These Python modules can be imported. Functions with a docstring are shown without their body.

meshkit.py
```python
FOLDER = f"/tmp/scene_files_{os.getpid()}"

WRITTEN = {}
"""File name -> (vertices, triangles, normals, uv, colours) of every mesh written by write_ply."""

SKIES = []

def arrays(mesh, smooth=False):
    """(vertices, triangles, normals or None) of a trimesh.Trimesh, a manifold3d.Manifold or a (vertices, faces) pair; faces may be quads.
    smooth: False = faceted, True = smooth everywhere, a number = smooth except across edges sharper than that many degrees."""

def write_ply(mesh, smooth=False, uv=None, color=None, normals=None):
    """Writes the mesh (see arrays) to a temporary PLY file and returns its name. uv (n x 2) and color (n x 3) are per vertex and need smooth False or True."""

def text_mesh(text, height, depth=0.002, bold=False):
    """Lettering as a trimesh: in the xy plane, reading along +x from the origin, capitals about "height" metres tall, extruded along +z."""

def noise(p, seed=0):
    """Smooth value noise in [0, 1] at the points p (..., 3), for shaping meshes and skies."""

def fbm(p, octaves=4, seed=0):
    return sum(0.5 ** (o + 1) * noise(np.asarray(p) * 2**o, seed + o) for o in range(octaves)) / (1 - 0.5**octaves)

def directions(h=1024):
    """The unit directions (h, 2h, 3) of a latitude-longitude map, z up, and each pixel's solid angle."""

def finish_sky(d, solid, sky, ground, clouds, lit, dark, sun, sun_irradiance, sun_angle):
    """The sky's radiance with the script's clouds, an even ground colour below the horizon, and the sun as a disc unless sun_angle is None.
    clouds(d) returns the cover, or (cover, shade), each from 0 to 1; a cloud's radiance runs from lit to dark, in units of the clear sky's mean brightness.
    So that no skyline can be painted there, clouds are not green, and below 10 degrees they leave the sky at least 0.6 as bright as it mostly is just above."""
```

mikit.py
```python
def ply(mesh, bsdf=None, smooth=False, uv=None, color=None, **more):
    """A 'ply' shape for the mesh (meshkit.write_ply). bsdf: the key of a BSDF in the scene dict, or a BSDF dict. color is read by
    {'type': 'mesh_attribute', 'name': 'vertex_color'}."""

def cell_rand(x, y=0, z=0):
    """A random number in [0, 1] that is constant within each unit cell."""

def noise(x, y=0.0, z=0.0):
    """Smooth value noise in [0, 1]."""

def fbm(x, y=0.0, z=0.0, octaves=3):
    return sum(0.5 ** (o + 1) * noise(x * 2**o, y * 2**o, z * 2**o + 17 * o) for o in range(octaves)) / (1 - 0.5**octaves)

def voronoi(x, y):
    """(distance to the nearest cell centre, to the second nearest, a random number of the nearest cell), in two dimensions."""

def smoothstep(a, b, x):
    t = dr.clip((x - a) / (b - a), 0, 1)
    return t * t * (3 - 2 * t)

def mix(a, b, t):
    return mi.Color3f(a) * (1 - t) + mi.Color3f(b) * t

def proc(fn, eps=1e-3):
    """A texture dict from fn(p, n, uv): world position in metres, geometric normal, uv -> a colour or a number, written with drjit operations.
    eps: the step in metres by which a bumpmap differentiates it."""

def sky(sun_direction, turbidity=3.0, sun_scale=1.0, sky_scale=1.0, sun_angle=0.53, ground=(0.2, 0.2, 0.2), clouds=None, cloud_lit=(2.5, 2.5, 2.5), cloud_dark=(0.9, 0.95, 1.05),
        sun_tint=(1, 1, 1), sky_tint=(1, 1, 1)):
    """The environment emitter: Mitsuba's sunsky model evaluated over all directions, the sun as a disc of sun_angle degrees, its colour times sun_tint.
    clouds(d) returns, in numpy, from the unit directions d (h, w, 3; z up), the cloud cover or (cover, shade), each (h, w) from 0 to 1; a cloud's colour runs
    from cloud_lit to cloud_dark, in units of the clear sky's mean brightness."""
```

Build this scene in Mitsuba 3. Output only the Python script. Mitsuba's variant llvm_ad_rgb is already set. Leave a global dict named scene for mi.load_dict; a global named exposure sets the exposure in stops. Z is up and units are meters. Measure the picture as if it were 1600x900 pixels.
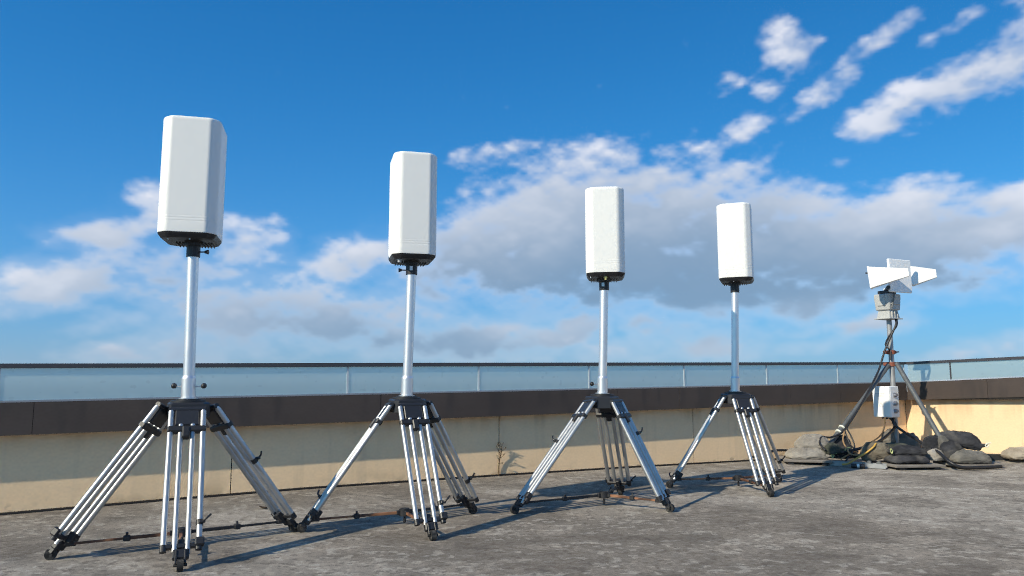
import math, random
import numpy as np
import trimesh
import drjit as dr
import mitsuba as mi
import mikit, meshkit
from mikit import noise, fbm, smoothstep, mix

random.seed(7)
RNG = np.random.default_rng(11)
T = mi.ScalarTransform4f
scene, labels = {}, {}

# ------------------------------------------------------------------ camera, sky, exposure
EYE = [0.0, 0.0, 1.52]
PITCH = math.radians(6.92)
scene['camera'] = {'type': 'perspective', 'fov': 69.5, 'fov_axis': 'x', 'near_clip': 0.05, 'far_clip': 20000.0, 'medium': {'type': 'ref', 'id': 'haze_air'},
                   'to_world': T().look_at(origin=EYE, target=[0, math.cos(PITCH), 1.52 + math.sin(PITCH)], up=[0, 0, 1])}
exposure = 1.8
SUN_AZ, SUN_EL = math.radians(40.0), math.radians(30.5)     # shadows run 40 degrees off +x towards +y
SUN = [-math.cos(SUN_AZ) * math.cos(SUN_EL), -math.sin(SUN_AZ) * math.cos(SUN_EL), math.sin(SUN_EL)]

# cumulus banks by compass direction: azimuth (0 = north, clockwise), elevation, half width, half height, tilt (degrees), strength, greyness
CLOUDS = [(8.05,12.25,9.42,4.63,0,1.0,.44),(17.14,10.42,10.58,4.26,-5,1.0,.50),(28.63,9.36,10.07,2.7,-2,1.0,.42),(36.5,9.2,7.0,2.2,0,1.0,.4),(31.0,11.2,7.0,1.5,-4,.9,.1),(-1.51,10.14,7.05,3.56,8,1.0,.28),(-11.89,8.82,3.38,1.46,10,.9,.15),
(6.36,16.09,4.79,1.54,12,.8,.05),(10.42,8.03,14.06,2.69,0,1.0,.95),(23.22,7.28,10.98,1.74,0,.9,.7),(33.77,8.46,2.43,1.07,10,.8,0),(13.97,14.4,5.74,1.89,0,.8,.2),
(-26.55,11.32,2.44,1.5,0,.75,.2),(-29.23,9.62,3.28,1.21,8,.75,.3),(-20.53,10.12,2.93,1.58,-5,.85,.15),(-31.84,6.31,4.54,1.35,12,1.0,.05),(-25.54,7.82,5.75,2.06,0,.7,.5),
(-19.19,4.75,5.8,1.97,10,.85,.3),(-11.77,3.86,6.69,1.55,0,.8,.45),(-3.97,3.19,6.43,1.38,0,.7,.45),(-28.2,1.82,2.7,.57,0,.55,.2),(-27.54,3.94,2.36,.53,5,.4,.2),(-22.12,2.05,5.12,1.01,0,.6,.4),
(-8.88,3.89,1.94,.64,0,.7,.05),(-.99,3.69,2.98,.74,0,.5,.15),(4.47,3.78,2.57,.99,8,.95,.05),(9.95,4.17,2.03,.78,8,.55,.2),(14.11,3.1,4.2,1.06,0,.5,.4),(15.02,2.37,2.77,.67,0,.5,.1),(7.88,1.94,2.91,.68,0,.5,.1),
(21.61,4.96,2.41,1.2,12,.9,.1),(25.92,3.46,2.25,.67,5,.8,.1),(21.33,3.44,1.72,.55,0,.5,.3),(22.97,2.03,2.51,.45,0,.4,.2),(15.56,4.75,2.31,.57,0,.4,.4),
(21.98,23.96,1.52,1.6,30,.9,.05),(25.66,21.35,4.41,.84,32,1.0,.1),(31.71,22.26,2.07,.51,28,.75,0),(20.57,21.13,1.27,.61,15,.55,.1),(16.15,21.99,1.05,.62,0,.5,.1),(14.3,24.56,.44,.35,0,.5,0),
(28.37,18.27,2.98,1.34,10,1.05,.1),(32.33,19.23,4.05,1.44,20,1.1,.15),(36.04,20.6,3.05,1.97,35,1.1,.1),(34.79,22.65,1.41,.6,20,.4,0),(18.14,18.45,2.41,.77,18,.85,.05),(15.26,17.14,2.0,.7,30,.65,.1),
(19.88,16.04,2.26,.64,5,.5,.2),(10.17,18.5,1.49,.37,0,.4,.1),(-1.54,17.43,4.61,.62,10,.45,.1),(28.86,13.22,2.53,.43,0,.5,.1),(31.74,13.36,.96,.46,0,.5,.1),(24.89,15.1,.75,.44,0,.5,.1),
(-17.63,11.33,1.01,.56,0,.4,.1),(30.44,1.48,1.83,.34,5,.4,.2),(33.68,2.04,2.05,.58,5,.4,.2)]


def clouds(d):
    az = np.degrees(np.arctan2(d[..., 0], d[..., 1]))
    el = np.degrees(np.arcsin(np.clip(d[..., 2], -1, 1)))
    q = d * 1.0
    w1 = meshkit.fbm(q * 9.0 + 3.1, 4, 5) - 0.5
    w2 = meshkit.fbm(q * 9.0 + 8.7, 4, 9) - 0.5
    v1 = meshkit.fbm(q * 38.0 + 1.3, 3, 61) - 0.5
    v2 = meshkit.fbm(q * 38.0 + 6.9, 3, 67) - 0.5
    puff = meshkit.fbm(q * [17, 17, 30] + 0.09 * v1[..., None], 6, 21) - 0.5
    fine = meshkit.fbm(q * [62, 62, 85], 5, 33) - 0.5
    az_w, el_w = az + 3.4 * w1 + 1.6 * v1, el + 1.9 * w2 + 0.9 * v2
    dens, grey, wsum = np.full(az.shape, -1.2), np.zeros(az.shape), np.full(az.shape, 1e-6)
    for a, e, ra, re, rot, s, g in CLOUDS:
        c, n = math.cos(math.radians(rot)), math.sin(math.radians(rot))
        x, y = az_w - a, el_w - e
        u, v = (x * c + y * n) / (ra * 1.18), (-x * n + y * c) / (re * 1.25)
        r2 = u * u + v * v
        f = s * (1.0 - r2) - (1 - s) * 0.5
        dens = np.maximum(dens, f) + 0.12 * np.maximum(np.minimum(dens, f), 0)
        k = np.exp(-1.3 * r2)
        grey += k * (g - 0.20 * np.clip(v, -1.5, 1.5))
        wsum += k
    grey = grey / np.maximum(wsum, 0.35)
    # the rest of the sky carries the same fair-weather cumulus
    elsewhere = np.clip(smooth(36, 52, np.abs(az)) + smooth(27, 36, el), 0, 1)
    field = 4.2 * (meshkit.fbm(q * [3.0, 3.0, 7.5] + 1.7, 4, 41) - 0.575)
    dens = dens * (1 - elsewhere) + field * elsewhere
    grey = grey * (1 - elsewhere) + 0.3 * elsewhere
    hi = smooth(13, 18, el)                                      # the high patches are thinner and more torn
    t = dens - 0.03 * hi + (2.0 + 1.1 * hi) * puff + (0.95 + 0.8 * hi) * fine
    cover = (0.93 - 0.05 * hi) * smooth(-0.3, 0.85 + 0.5 * hi, t) ** 1.15
    cover = np.maximum(cover * (1 - 0.10 * smooth(9, 2, el)), 0.34 * smooth(-1.1, 0.5, t) * smooth(14, 3, el))
    thick = smooth(0.0, 0.9, t)
    shade = grey * thick * 1.30 + 0.06 + 0.22 * smooth(9, 2, el) - 0.62 * puff * thick * (1 - 0.6 * np.clip(grey, 0, 1)) - 0.22 * fine * (1 - 0.7 * np.clip(grey, 0, 1))
    shade = np.where(shade > 0.5, 0.5 + 0.36 * np.tanh((shade - 0.5) / 0.36), np.maximum(shade, 0))
    haze = 0.72 * np.exp(-np.maximum(el, 0) / 6.0)
    both = cover + haze * (1 - cover)
    shade = (shade * cover + 0.62 * haze * (1 - cover)) / np.maximum(both, 1e-6)
    return np.clip(both, 0, 1), shade


def smooth(a, b, x):
    t = np.clip((x - a) / (b - a), 0, 1)
    return t * t * (3 - 2 * t)


scene['sky'] = mikit.sky(SUN, turbidity=3.0, sky_scale=0.85, ground=(0.02, 0.02, 0.02), clouds=clouds, cloud_lit=(3.45, 3.5, 3.75), cloud_dark=(0.40, 0.95, 1.62), sky_tint=(0.17, 1.05, 1.70), sun_tint=(0.95, 1.08, 1.25))

# thin haze volume, added for sampling grain that helps the denoiser; it also pales the sky just over the parapet and what shows through the glass
scene['haze_air'] = {'type': 'homogeneous', 'albedo': {'type': 'rgb', 'value': [0.95, 0.95, 0.95]}, 'sigma_t': {'type': 'rgb', 'value': [3e-4, 3e-4, 3e-4]}}
scene['haze_edge'] = {'type': 'null'}
scene['haze'] = {'type': 'cube', 'to_world': T().translate([0, 3000, -17.5]).scale([8200, 8200, 22.4]), 'bsdf': {'type': 'ref', 'id': 'haze_edge'}, 'interior': {'type': 'ref', 'id': 'haze_air'}}
labels['haze'] = {'kind': 'stuff', 'label': 'added thin haze low over the distance'}

# ------------------------------------------------------------------ materials


def P(color, rough=0.5, metal=0.0, **more):
    c = color if isinstance(color, dict) else {'type': 'rgb', 'value': list(color)}
    r = rough if isinstance(rough, dict) else float(rough)
    return {'type': 'principled', 'base_color': c, 'roughness': r, 'metallic': float(metal), **more}


def two(b):
    return {'type': 'twosided', 'bsdf': b}


def bump(b, fn, scale, eps=1e-3):
    return {'type': 'bumpmap', 'arbitrary': mikit.proc(fn, eps), 'scale': float(scale), 'bsdf': b}


def floor_color(p, n, uv):
    big = fbm(p.x * 0.35 + 3, p.y * 0.42, 0.0, 4)
    mid = fbm(p.x * 2.6 + 11, p.y * 3.2 + 4, 3.0, 5)
    blot = fbm(p.x * 1.5 + 40 + 1.2 * mid, p.y * 2.6, 9.0, 6)
    small = fbm(p.x * 11 + 7 + mid, p.y * 14, 6.0, 4)
    fine = fbm(p.x * 30, p.y * 30, 1.0, 3)
    grit = noise(p.x * 150, p.y * 150, 2.0)
    c = mix((0.176, 0.153, 0.129), (0.240, 0.215, 0.187), smoothstep(0.34, 0.66, big))
    c = c * (1.0 + 0.8 * (mid - 0.5))
    c = mix(c, (0.090, 0.076, 0.064), 0.52 * smoothstep(0.50, 0.68, blot) * smoothstep(0.25, 0.6, small + 0.3 * (mid - 0.5)))      # damp, dirty patches
    c = mix(c, (0.45, 0.42, 0.375), 0.34 * smoothstep(0.55, 0.70, small) * smoothstep(0.66, 0.48, blot))                        # worn pale scuffs
    c = mix(c, (0.10, 0.084, 0.07), 0.55 * smoothstep(0.60, 0.74, fbm(p.x * 17 + 2, p.y * 20 + 9, 4.0, 3)))                    # small dark marks
    c = c * (0.72 + 0.56 * fine) * (0.82 + 0.36 * grit)
    # a repaired hairline crack running over the slab
    s = (p.x - 4.4) * 0.287 + (p.y - 10.93) * 0.958 + 0.05 * (mid - 0.5)
    t = p.x - 4.4
    crack = smoothstep(0.022, 0.008, dr.abs(s)) * smoothstep(0.5, 1.2, t) * smoothstep(0.35, 0.5, fine)
    c = mix(c, (0.55, 0.53, 0.49), 0.7 * crack)
    return c


def floor_bump(p, n, uv):
    return fbm(p.x * 9, p.y * 9, 0.0, 4) + 0.35 * noise(p.x * 120, p.y * 120, 1.0)


scene['mat_floor'] = two(bump(P(mikit.proc(floor_color), 0.85, specular=0.25), floor_bump, 0.012, 4e-3))


def plaster_color(p, n, uv):
    a = fbm(p.x * 1.1, p.y * 1.1, p.z * 2.0, 4)
    drip = fbm(p.x * 5.0, p.y * 5.0, p.z * 0.55 + 7, 4)
    c = mix((0.86, 0.63, 0.39), (0.89, 0.665, 0.43), a)
    c = c * (0.93 + 0.14 * fbm(p.x * 40, p.y * 40, p.z * 40, 2))
    low = smoothstep(0.34, 0.02, p.z)
    c = mix(c, (0.36, 0.26, 0.15), 0.55 * low * smoothstep(0.52, 0.70, fbm(p.x * 3 + 9, p.y * 3, p.z * 2.5, 4)))
    c = mix(c, (0.46, 0.31, 0.16), 0.55 * smoothstep(0.42, 0.70, drip) * smoothstep(0.62, 1.05, p.z))
    c = mix(c, (0.56, 0.43, 0.28), 0.22 * smoothstep(0.55, 0.75, fbm(p.x * 8.0, p.y * 8.0, p.z * 0.4 + 3, 4)))
    c = mix(c, (0.14, 0.10, 0.07), 0.6 * smoothstep(0.62, 0.72, fbm(p.x * 9 + 2, p.y * 9, p.z * 12, 3)) * smoothstep(0.16, 0.03, p.z))
    return c


scene['mat_plaster'] = two(bump(P(mikit.proc(plaster_color), 0.9, specular=0.2), lambda p, n, uv: fbm(p.x * 60, p.y * 60, p.z * 60, 3), 0.004, 2e-3))


def cladding_color(p, n, uv):
    a = fbm(p.x * 0.9, p.y * 0.9, p.z * 2.5, 4)
    d = fbm(p.x * 4.5, p.y * 4.5, p.z * 0.8, 3)
    c = mix((0.056, 0.042, 0.036), (0.082, 0.063, 0.055), a)
    c = mix(c, (0.036, 0.031, 0.031), 0.5 * smoothstep(0.55, 0.72, d))
    return c * (0.92 + 0.16 * noise(p.x * 50, p.y * 50, p.z * 50))


scene['mat_cladding'] = two(P(mikit.proc(cladding_color), 0.55, specular=0.35))
scene['mat_sealant'] = two(P((0.012, 0.009, 0.008), 0.6))
scene['mat_rail'] = two(P((0.062, 0.060, 0.068), 0.42, 0.2))
scene['mat_trim'] = two(P((0.34, 0.35, 0.37), 0.4, 0.5))
scene['mat_joint'] = two(P((0.50, 0.56, 0.60), 0.5))


def glass_color(p, n, uv):
    a = fbm(p.x * 0.8, p.y * 0.8, p.z * 3, 3)
    low = smoothstep(1.52, 1.36, p.z + 0.05 * (a - 0.5))
    c = mix((0.68, 0.85, 0.84), (0.72, 0.88, 0.87), a)
    c = mix(c, (0.60, 0.74, 0.73), 0.5 * low)                   # slightly darker towards the foot of the panes
    spot = smoothstep(0.80, 0.86, noise(p.x * 17, p.y * 17, p.z * 17))
    return mix(c, (0.20, 0.25, 0.27), 0.12 * spot)


scene['mat_glass'] = {'type': 'blendbsdf', 'weight': 0.78,
                      'a': {'type': 'thindielectric', 'int_ior': 1.5, 'specular_transmittance': {'type': 'rgb', 'value': [0.70, 0.90, 0.94]}},
                      'b': {'type': 'principledthin', 'base_color': mikit.proc(glass_color), 'roughness': 0.35, 'diff_trans': 1.3, 'spec_trans': 0.0, 'eta': 1.5}}


scene['mat_radome'] = two(P((0.79, 0.79, 0.77), 0.45, specular=0.4))
scene['mat_black'] = two(P(mikit.proc(lambda p, n, uv: mix((0.012, 0.012, 0.014), (0.026, 0.026, 0.029), fbm(p.x * 25, p.y * 25, p.z * 25, 3))), 0.45))
scene['mat_casting'] = two(bump(P((0.022, 0.023, 0.028), 0.4), lambda p, n, uv: fbm(p.x * 160, p.y * 160, p.z * 160, 2), 0.001, 1e-3))
scene['mat_rubber'] = two(P(mikit.proc(lambda p, n, uv: mix((0.016, 0.016, 0.016), (0.07, 0.065, 0.058), smoothstep(0.45, 0.75, fbm(p.x * 30, p.y * 30, p.z * 30, 3)))), 0.75))
scene['mat_alu'] = two(P(mikit.proc(lambda p, n, uv: mix((0.46, 0.46, 0.455), (0.70, 0.70, 0.69), fbm(p.x * 20, p.y * 20, p.z * 5, 3))),
                         mikit.proc(lambda p, n, uv: 0.38 + 0.16 * fbm(p.x * 30, p.y * 30, p.z * 9, 3)), 0.85))
scene['mat_mast'] = two(P(mikit.proc(lambda p, n, uv: mix((0.80, 0.80, 0.81), (0.90, 0.90, 0.90), fbm(p.x * 20, p.y * 20, p.z * 4, 3))),
                          mikit.proc(lambda p, n, uv: 0.34 + 0.12 * fbm(p.x * 30, p.y * 30, p.z * 6, 3)), 0.85))
scene['mat_copper'] = two(P(mikit.proc(lambda p, n, uv: mix((0.10, 0.050, 0.032), (0.36, 0.17, 0.09), smoothstep(0.35, 0.68, fbm(p.x * 9, p.y * 9, p.z * 9, 4)))), 0.5, 0.3))
scene['mat_gold'] = two(P((0.80, 0.55, 0.18), 0.3, 1.0))
scene['mat_steel'] = two(P((0.62, 0.62, 0.62), 0.35, 0.9))
scene['mat_galv'] = two(P(mikit.proc(lambda p, n, uv: mix((0.26, 0.27, 0.28), (0.42, 0.43, 0.44), fbm(p.x * 22, p.y * 22, p.z * 10, 4))), 0.5, 0.45))
scene['mat_brace'] = two(P(mikit.proc(lambda p, n, uv: mix((0.10, 0.107, 0.11), (0.18, 0.188, 0.192), fbm(p.x * 14, p.y * 14, p.z * 14, 4))), 0.55, 0.4))
scene['mat_rust'] = two(P(mikit.proc(lambda p, n, uv: mix((0.16, 0.045, 0.025), (0.30, 0.09, 0.045), fbm(p.x * 50, p.y * 50, p.z * 50, 3))), 0.7))
scene['mat_white'] = two(P((0.88, 0.88, 0.87), 0.5))
scene['mat_grey_head'] = two(P((0.42, 0.42, 0.405), 0.5))
scene['mat_print'] = two(P((0.58, 0.59, 0.60), 0.6))
scene['mat_port'] = two(P((0.22, 0.23, 0.27), 0.5))
scene['mat_tan_cable'] = two(P((0.33, 0.20, 0.10), 0.6))
scene['mat_yellow_cable'] = two(P((0.55, 0.33, 0.07), 0.55))
scene['mat_tie'] = two(P((0.50, 0.54, 0.24), 0.6))
scene['mat_tie_white'] = two(P((0.75, 0.76, 0.66), 0.6))
scene['mat_twig'] = two(P((0.10, 0.062, 0.032), 0.9))
scene['mat_leaf'] = two(P((0.04, 0.025, 0.015), 0.9))


def cloth(name, dark, pale, dust):
    def color(p, n, uv):
        a = fbm(p.x * 7, p.y * 7, p.z * 7, 4)
        weave = 0.5 + 0.25 * dr.sin(p.x * 420 + p.z * 160) + 0.25 * dr.sin(p.z * 420 - p.y * 200)
        c = mix(dark, pale, smoothstep(0.3, 0.7, a)) * (0.85 + 0.3 * weave)
        return mix(c, (0.33, 0.30, 0.25), dust * smoothstep(0.48, 0.72, fbm(p.x * 5 + 3, p.y * 5, p.z * 5, 4)))
    scene['mat_bag_' + name] = two(bump(P(mikit.proc(color), 0.95, specular=0.1), lambda p, n, uv: fbm(p.x * 16 + 3 * fbm(p.x * 6, p.y * 6, p.z * 6, 2), p.y * 16, p.z * 34, 4), 0.030, 4e-3))


cloth('dark', (0.028, 0.029, 0.033), (0.058, 0.058, 0.064), 0.16)
cloth('grey', (0.115, 0.11, 0.10), (0.18, 0.17, 0.155), 0.3)
cloth('pale', (0.23, 0.21, 0.185), (0.35, 0.325, 0.29), 0.35)
cloth('brown', (0.11, 0.092, 0.07), (0.19, 0.165, 0.125), 0.35)
cloth('olive', (0.055, 0.06, 0.048), (0.10, 0.10, 0.085), 0.2)
cloth('beige', (0.30, 0.25, 0.19), (0.40, 0.34, 0.27), 0.3)
scene['mat_board'] = two(P(mikit.proc(lambda p, n, uv: mix((0.13, 0.115, 0.10), (0.25, 0.225, 0.20), fbm(p.x * 9, p.y * 9, p.z * 3, 4))), 0.85))
scene['mat_far'] = two(P(mikit.proc(lambda p, n, uv: mix((0.16, 0.18, 0.17), (0.30, 0.30, 0.28), fbm(p.x * 0.01, p.y * 0.01, 0.0, 4))), 0.95))

# ------------------------------------------------------------------ mesh helpers


def unit(v):
    v = np.asarray(v, float)
    return v / np.linalg.norm(v)


def num(base):
    if base not in scene and base not in labels and not any(k.startswith(base + '__') for k in scene):
        return base
    i = 1
    while True:
        k = f'{base}_{i:03d}'
        if k not in scene and k not in labels and not any(x.startswith(k + '__') for x in scene):
            return k
        i += 1


def put(parent, name, mesh, mat, smooth=30, **prop):
    """one entry: a part of PARENT, or a thing when PARENT is None"""
    key = num(f'{parent}__{name}' if parent else name)
    if isinstance(mesh, list):
        mesh = trimesh.util.concatenate(mesh)
    scene[key] = mikit.ply(mesh, mat, smooth=smooth)
    if prop:
        labels[key] = prop
    return key


def thing(name, label, cat, group=None):
    key = num(name)
    labels[key] = {'label': label, 'category': cat}
    if group:
        labels[key]['group'] = group
    return key


def cyl(a, b, r, n=20):
    return trimesh.creation.cylinder(radius=r, segment=[np.asarray(a, float), np.asarray(b, float)], sections=n)


def cone(a, b, r0, r1, n=24):
    a, b = np.asarray(a, float), np.asarray(b, float)
    return sweep([a, b], [r0, r1], n)


def sweep(pts, radii, n=10):
    p = np.asarray(pts, float)
    t = np.gradient(p, axis=0)
    t /= np.linalg.norm(t, axis=1, keepdims=True) + 1e-12
    r = np.broadcast_to(radii, (len(p),))
    up = np.array([0, 0, 1.0]) if abs(t[0][2]) < 0.9 else np.array([1.0, 0, 0])
    a = unit(np.cross(t[0], up))
    rings = []
    ang = np.arange(n) * 2 * np.pi / n
    for i in range(len(p)):
        a = unit(a - t[i] * (a @ t[i]))
        b = np.cross(t[i], a)
        rings.append(p[i] + r[i] * (np.cos(ang)[:, None] * a + np.sin(ang)[:, None] * b))
    v = np.vstack(rings + [p[:1], p[-1:]])
    f = []
    m = len(p)
    for i in range(m - 1):
        for j in range(n):
            k = (j + 1) % n
            f += [[i * n + j, i * n + k, (i + 1) * n + k], [i * n + j, (i + 1) * n + k, (i + 1) * n + j]]
    for j in range(n):
        k = (j + 1) % n
        f += [[m * n, k, j], [m * n + 1, (m - 1) * n + j, (m - 1) * n + k]]
    mesh = trimesh.Trimesh(v, f, process=False)
    return mesh


def curve(pts, per=8):
    p = np.asarray(pts, float)
    p = np.vstack([2 * p[0] - p[1], p, 2 * p[-1] - p[-2]])
    out = []
    for i in range(1, len(p) - 2):
        for s in np.linspace(0, 1, per, endpoint=False):
            out.append(0.5 * (2 * p[i] + (p[i + 1] - p[i - 1]) * s + (2 * p[i - 1] - 5 * p[i] + 4 * p[i + 1] - p[i + 2]) * s * s + (3 * p[i] - p[i - 1] - 3 * p[i + 1] + p[i + 2]) * s ** 3))
    out.append(p[-2])
    return np.array(out)


def hull(pts):
    return trimesh.convex.convex_hull(np.asarray(pts, float))


def cbox(c, axes, half, ch=0.006):
    """chamfered box round C with the given axes (rows) and half sizes"""
    c, A, h = np.asarray(c, float), np.asarray(axes, float), np.asarray(half, float)
    ch = min(ch, 0.45 * h.min())
    pts = []
    for s in np.ndindex(2, 2, 2):
        g = np.array(s) * 2 - 1
        for k in range(3):
            q = h - ch
            q[k] = h[k]
            pts.append(c + (g * q) @ A)
    return hull(pts)


I3 = np.eye(3)


def rz(a):
    c, s = math.cos(a), math.sin(a)
    return np.array([[c, s, 0], [-s, c, 0], [0, 0, 1.0]])      # rows: local x, y, z axes


def ball(c, r, sub=2):
    m = trimesh.creation.icosphere(subdivisions=sub, radius=r)
    m.apply_translation(c)
    return m


# ------------------------------------------------------------------ the roof: frame of its corner
AL = math.radians(208.0)
U = np.array([math.cos(AL), math.sin(AL)])                   # along the long parapet, away from the corner
V = np.array([math.cos(AL + math.pi / 2), math.sin(AL + math.pi / 2)])   # along the short parapet, away from the corner
CORNER = np.array([8.221, 15.5])
OH = 0.187                                                    # how far the cladding stands out from the plaster
TK = [-2.0, -0.39, 3.8, 6.75, 9.38, 12.23, 14.06, 15.6, 22.0, 45.0]
ZK = [-0.041, -0.038, 0.0137, 0.049, 0.067, 0.070, 0.046, 0.018, 0.015, 0.015]


def floor_z(t, s):
    """drainage falls: the slab is level where the stands are and warps a few centimetres towards the parapets"""
    t, s = np.asarray(t, float), np.asarray(s, float)
    a = np.interp(t, TK, ZK) * np.exp(-(np.maximum(s, 0) / 1.1) ** 2)
    b = 0.135 * smooth(-0.2, 3.2, s) * np.exp(-(np.maximum(t, 0) / 0.9) ** 2)
    return a + b


def fz(x, y):
    r = np.array([x, y]) - CORNER
    return float(floor_z(r @ U, r @ V))


def W(t, s, z):
    return np.array([*(CORNER + U * t + V * s), z])


def left_rise(t):
    return -0.0108 * t


def right_rise(s):
    return 0.050 * min(s, 6.0)


ts = np.concatenate([np.linspace(-0.5, 20, 165), np.linspace(20.5, 45, 30)])
ss = np.concatenate([np.linspace(-0.5, 14, 117), np.linspace(14.5, 35, 30)])
tt, sg = np.meshgrid(ts, ss, indexing='ij')
xy = CORNER + tt[..., None] * U + sg[..., None] * V
vz = floor_z(tt, sg)
v = np.concatenate([xy, vz[..., None]], -1).reshape(-1, 3)
i, j = np.meshgrid(np.arange(len(ts) - 1), np.arange(len(ss) - 1), indexing='ij')
n_ = len(ss)
quad = np.stack([i * n_ + j, (i + 1) * n_ + j, (i + 1) * n_ + j + 1, i * n_ + j + 1], -1).reshape(-1, 4)
key = put(None, 'roof_floor', (v, quad), 'mat_floor', smooth=True)
labels[key] = {'kind': 'structure', 'label': 'weathered grey roof slab with dark stains'}
far = trimesh.creation.box([16000, 16000, 1.0])
far.apply_translation([0, 3000, -38.5])
key = put(None, 'ground', far, 'mat_far', smooth=False)
labels[key] = {'kind': 'structure', 'label': 'distant ground far below the roof'}


def wall_box(side, a0, a1, d0, d1, z0, z1, ch=0.0):
    """a box along a parapet: from a0 to a1 along it, from d0 to d1 in front of the cladding face (negative = behind), z0..z1 at the corner, following its fall"""
    n = max(2, int(abs(a1 - a0) / 0.5) + 1) if side == 'floor' else 2
    pts, fs = [], []
    for a in (a0, a1):
        for d, z in ((d0, z0), (d1, z0), (d1, z1), (d0, z1)):
            if side == 'left':
                pts.append(W(a, d, z + left_rise(a)))
            else:
                pts.append(W(d, a, z + right_rise(a)))
    m = hull(pts) if ch == 0 else None
    return m


Z_RAIL, Z_GLASS, Z_CLAD = 1.843, 1.415, 1.058
LEFT_JOINTS = [0.0, 2.05, 3.98, 5.94, 7.90, 9.84, 11.79, 13.73, 15.68, 17.6, 19.6, 21.6]
RIGHT_JOINTS = [0.0, 0.91, 2.85, 4.8, 6.75, 8.7]
LEFT_CLAD = [-0.0, 2.05, 3.44, 6.10, 7.38, 11.34, 15.33, 19.3, 23.3]
RIGHT_CLAD = [0.0, 1.62, 3.6, 7.4, 11.0]


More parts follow.
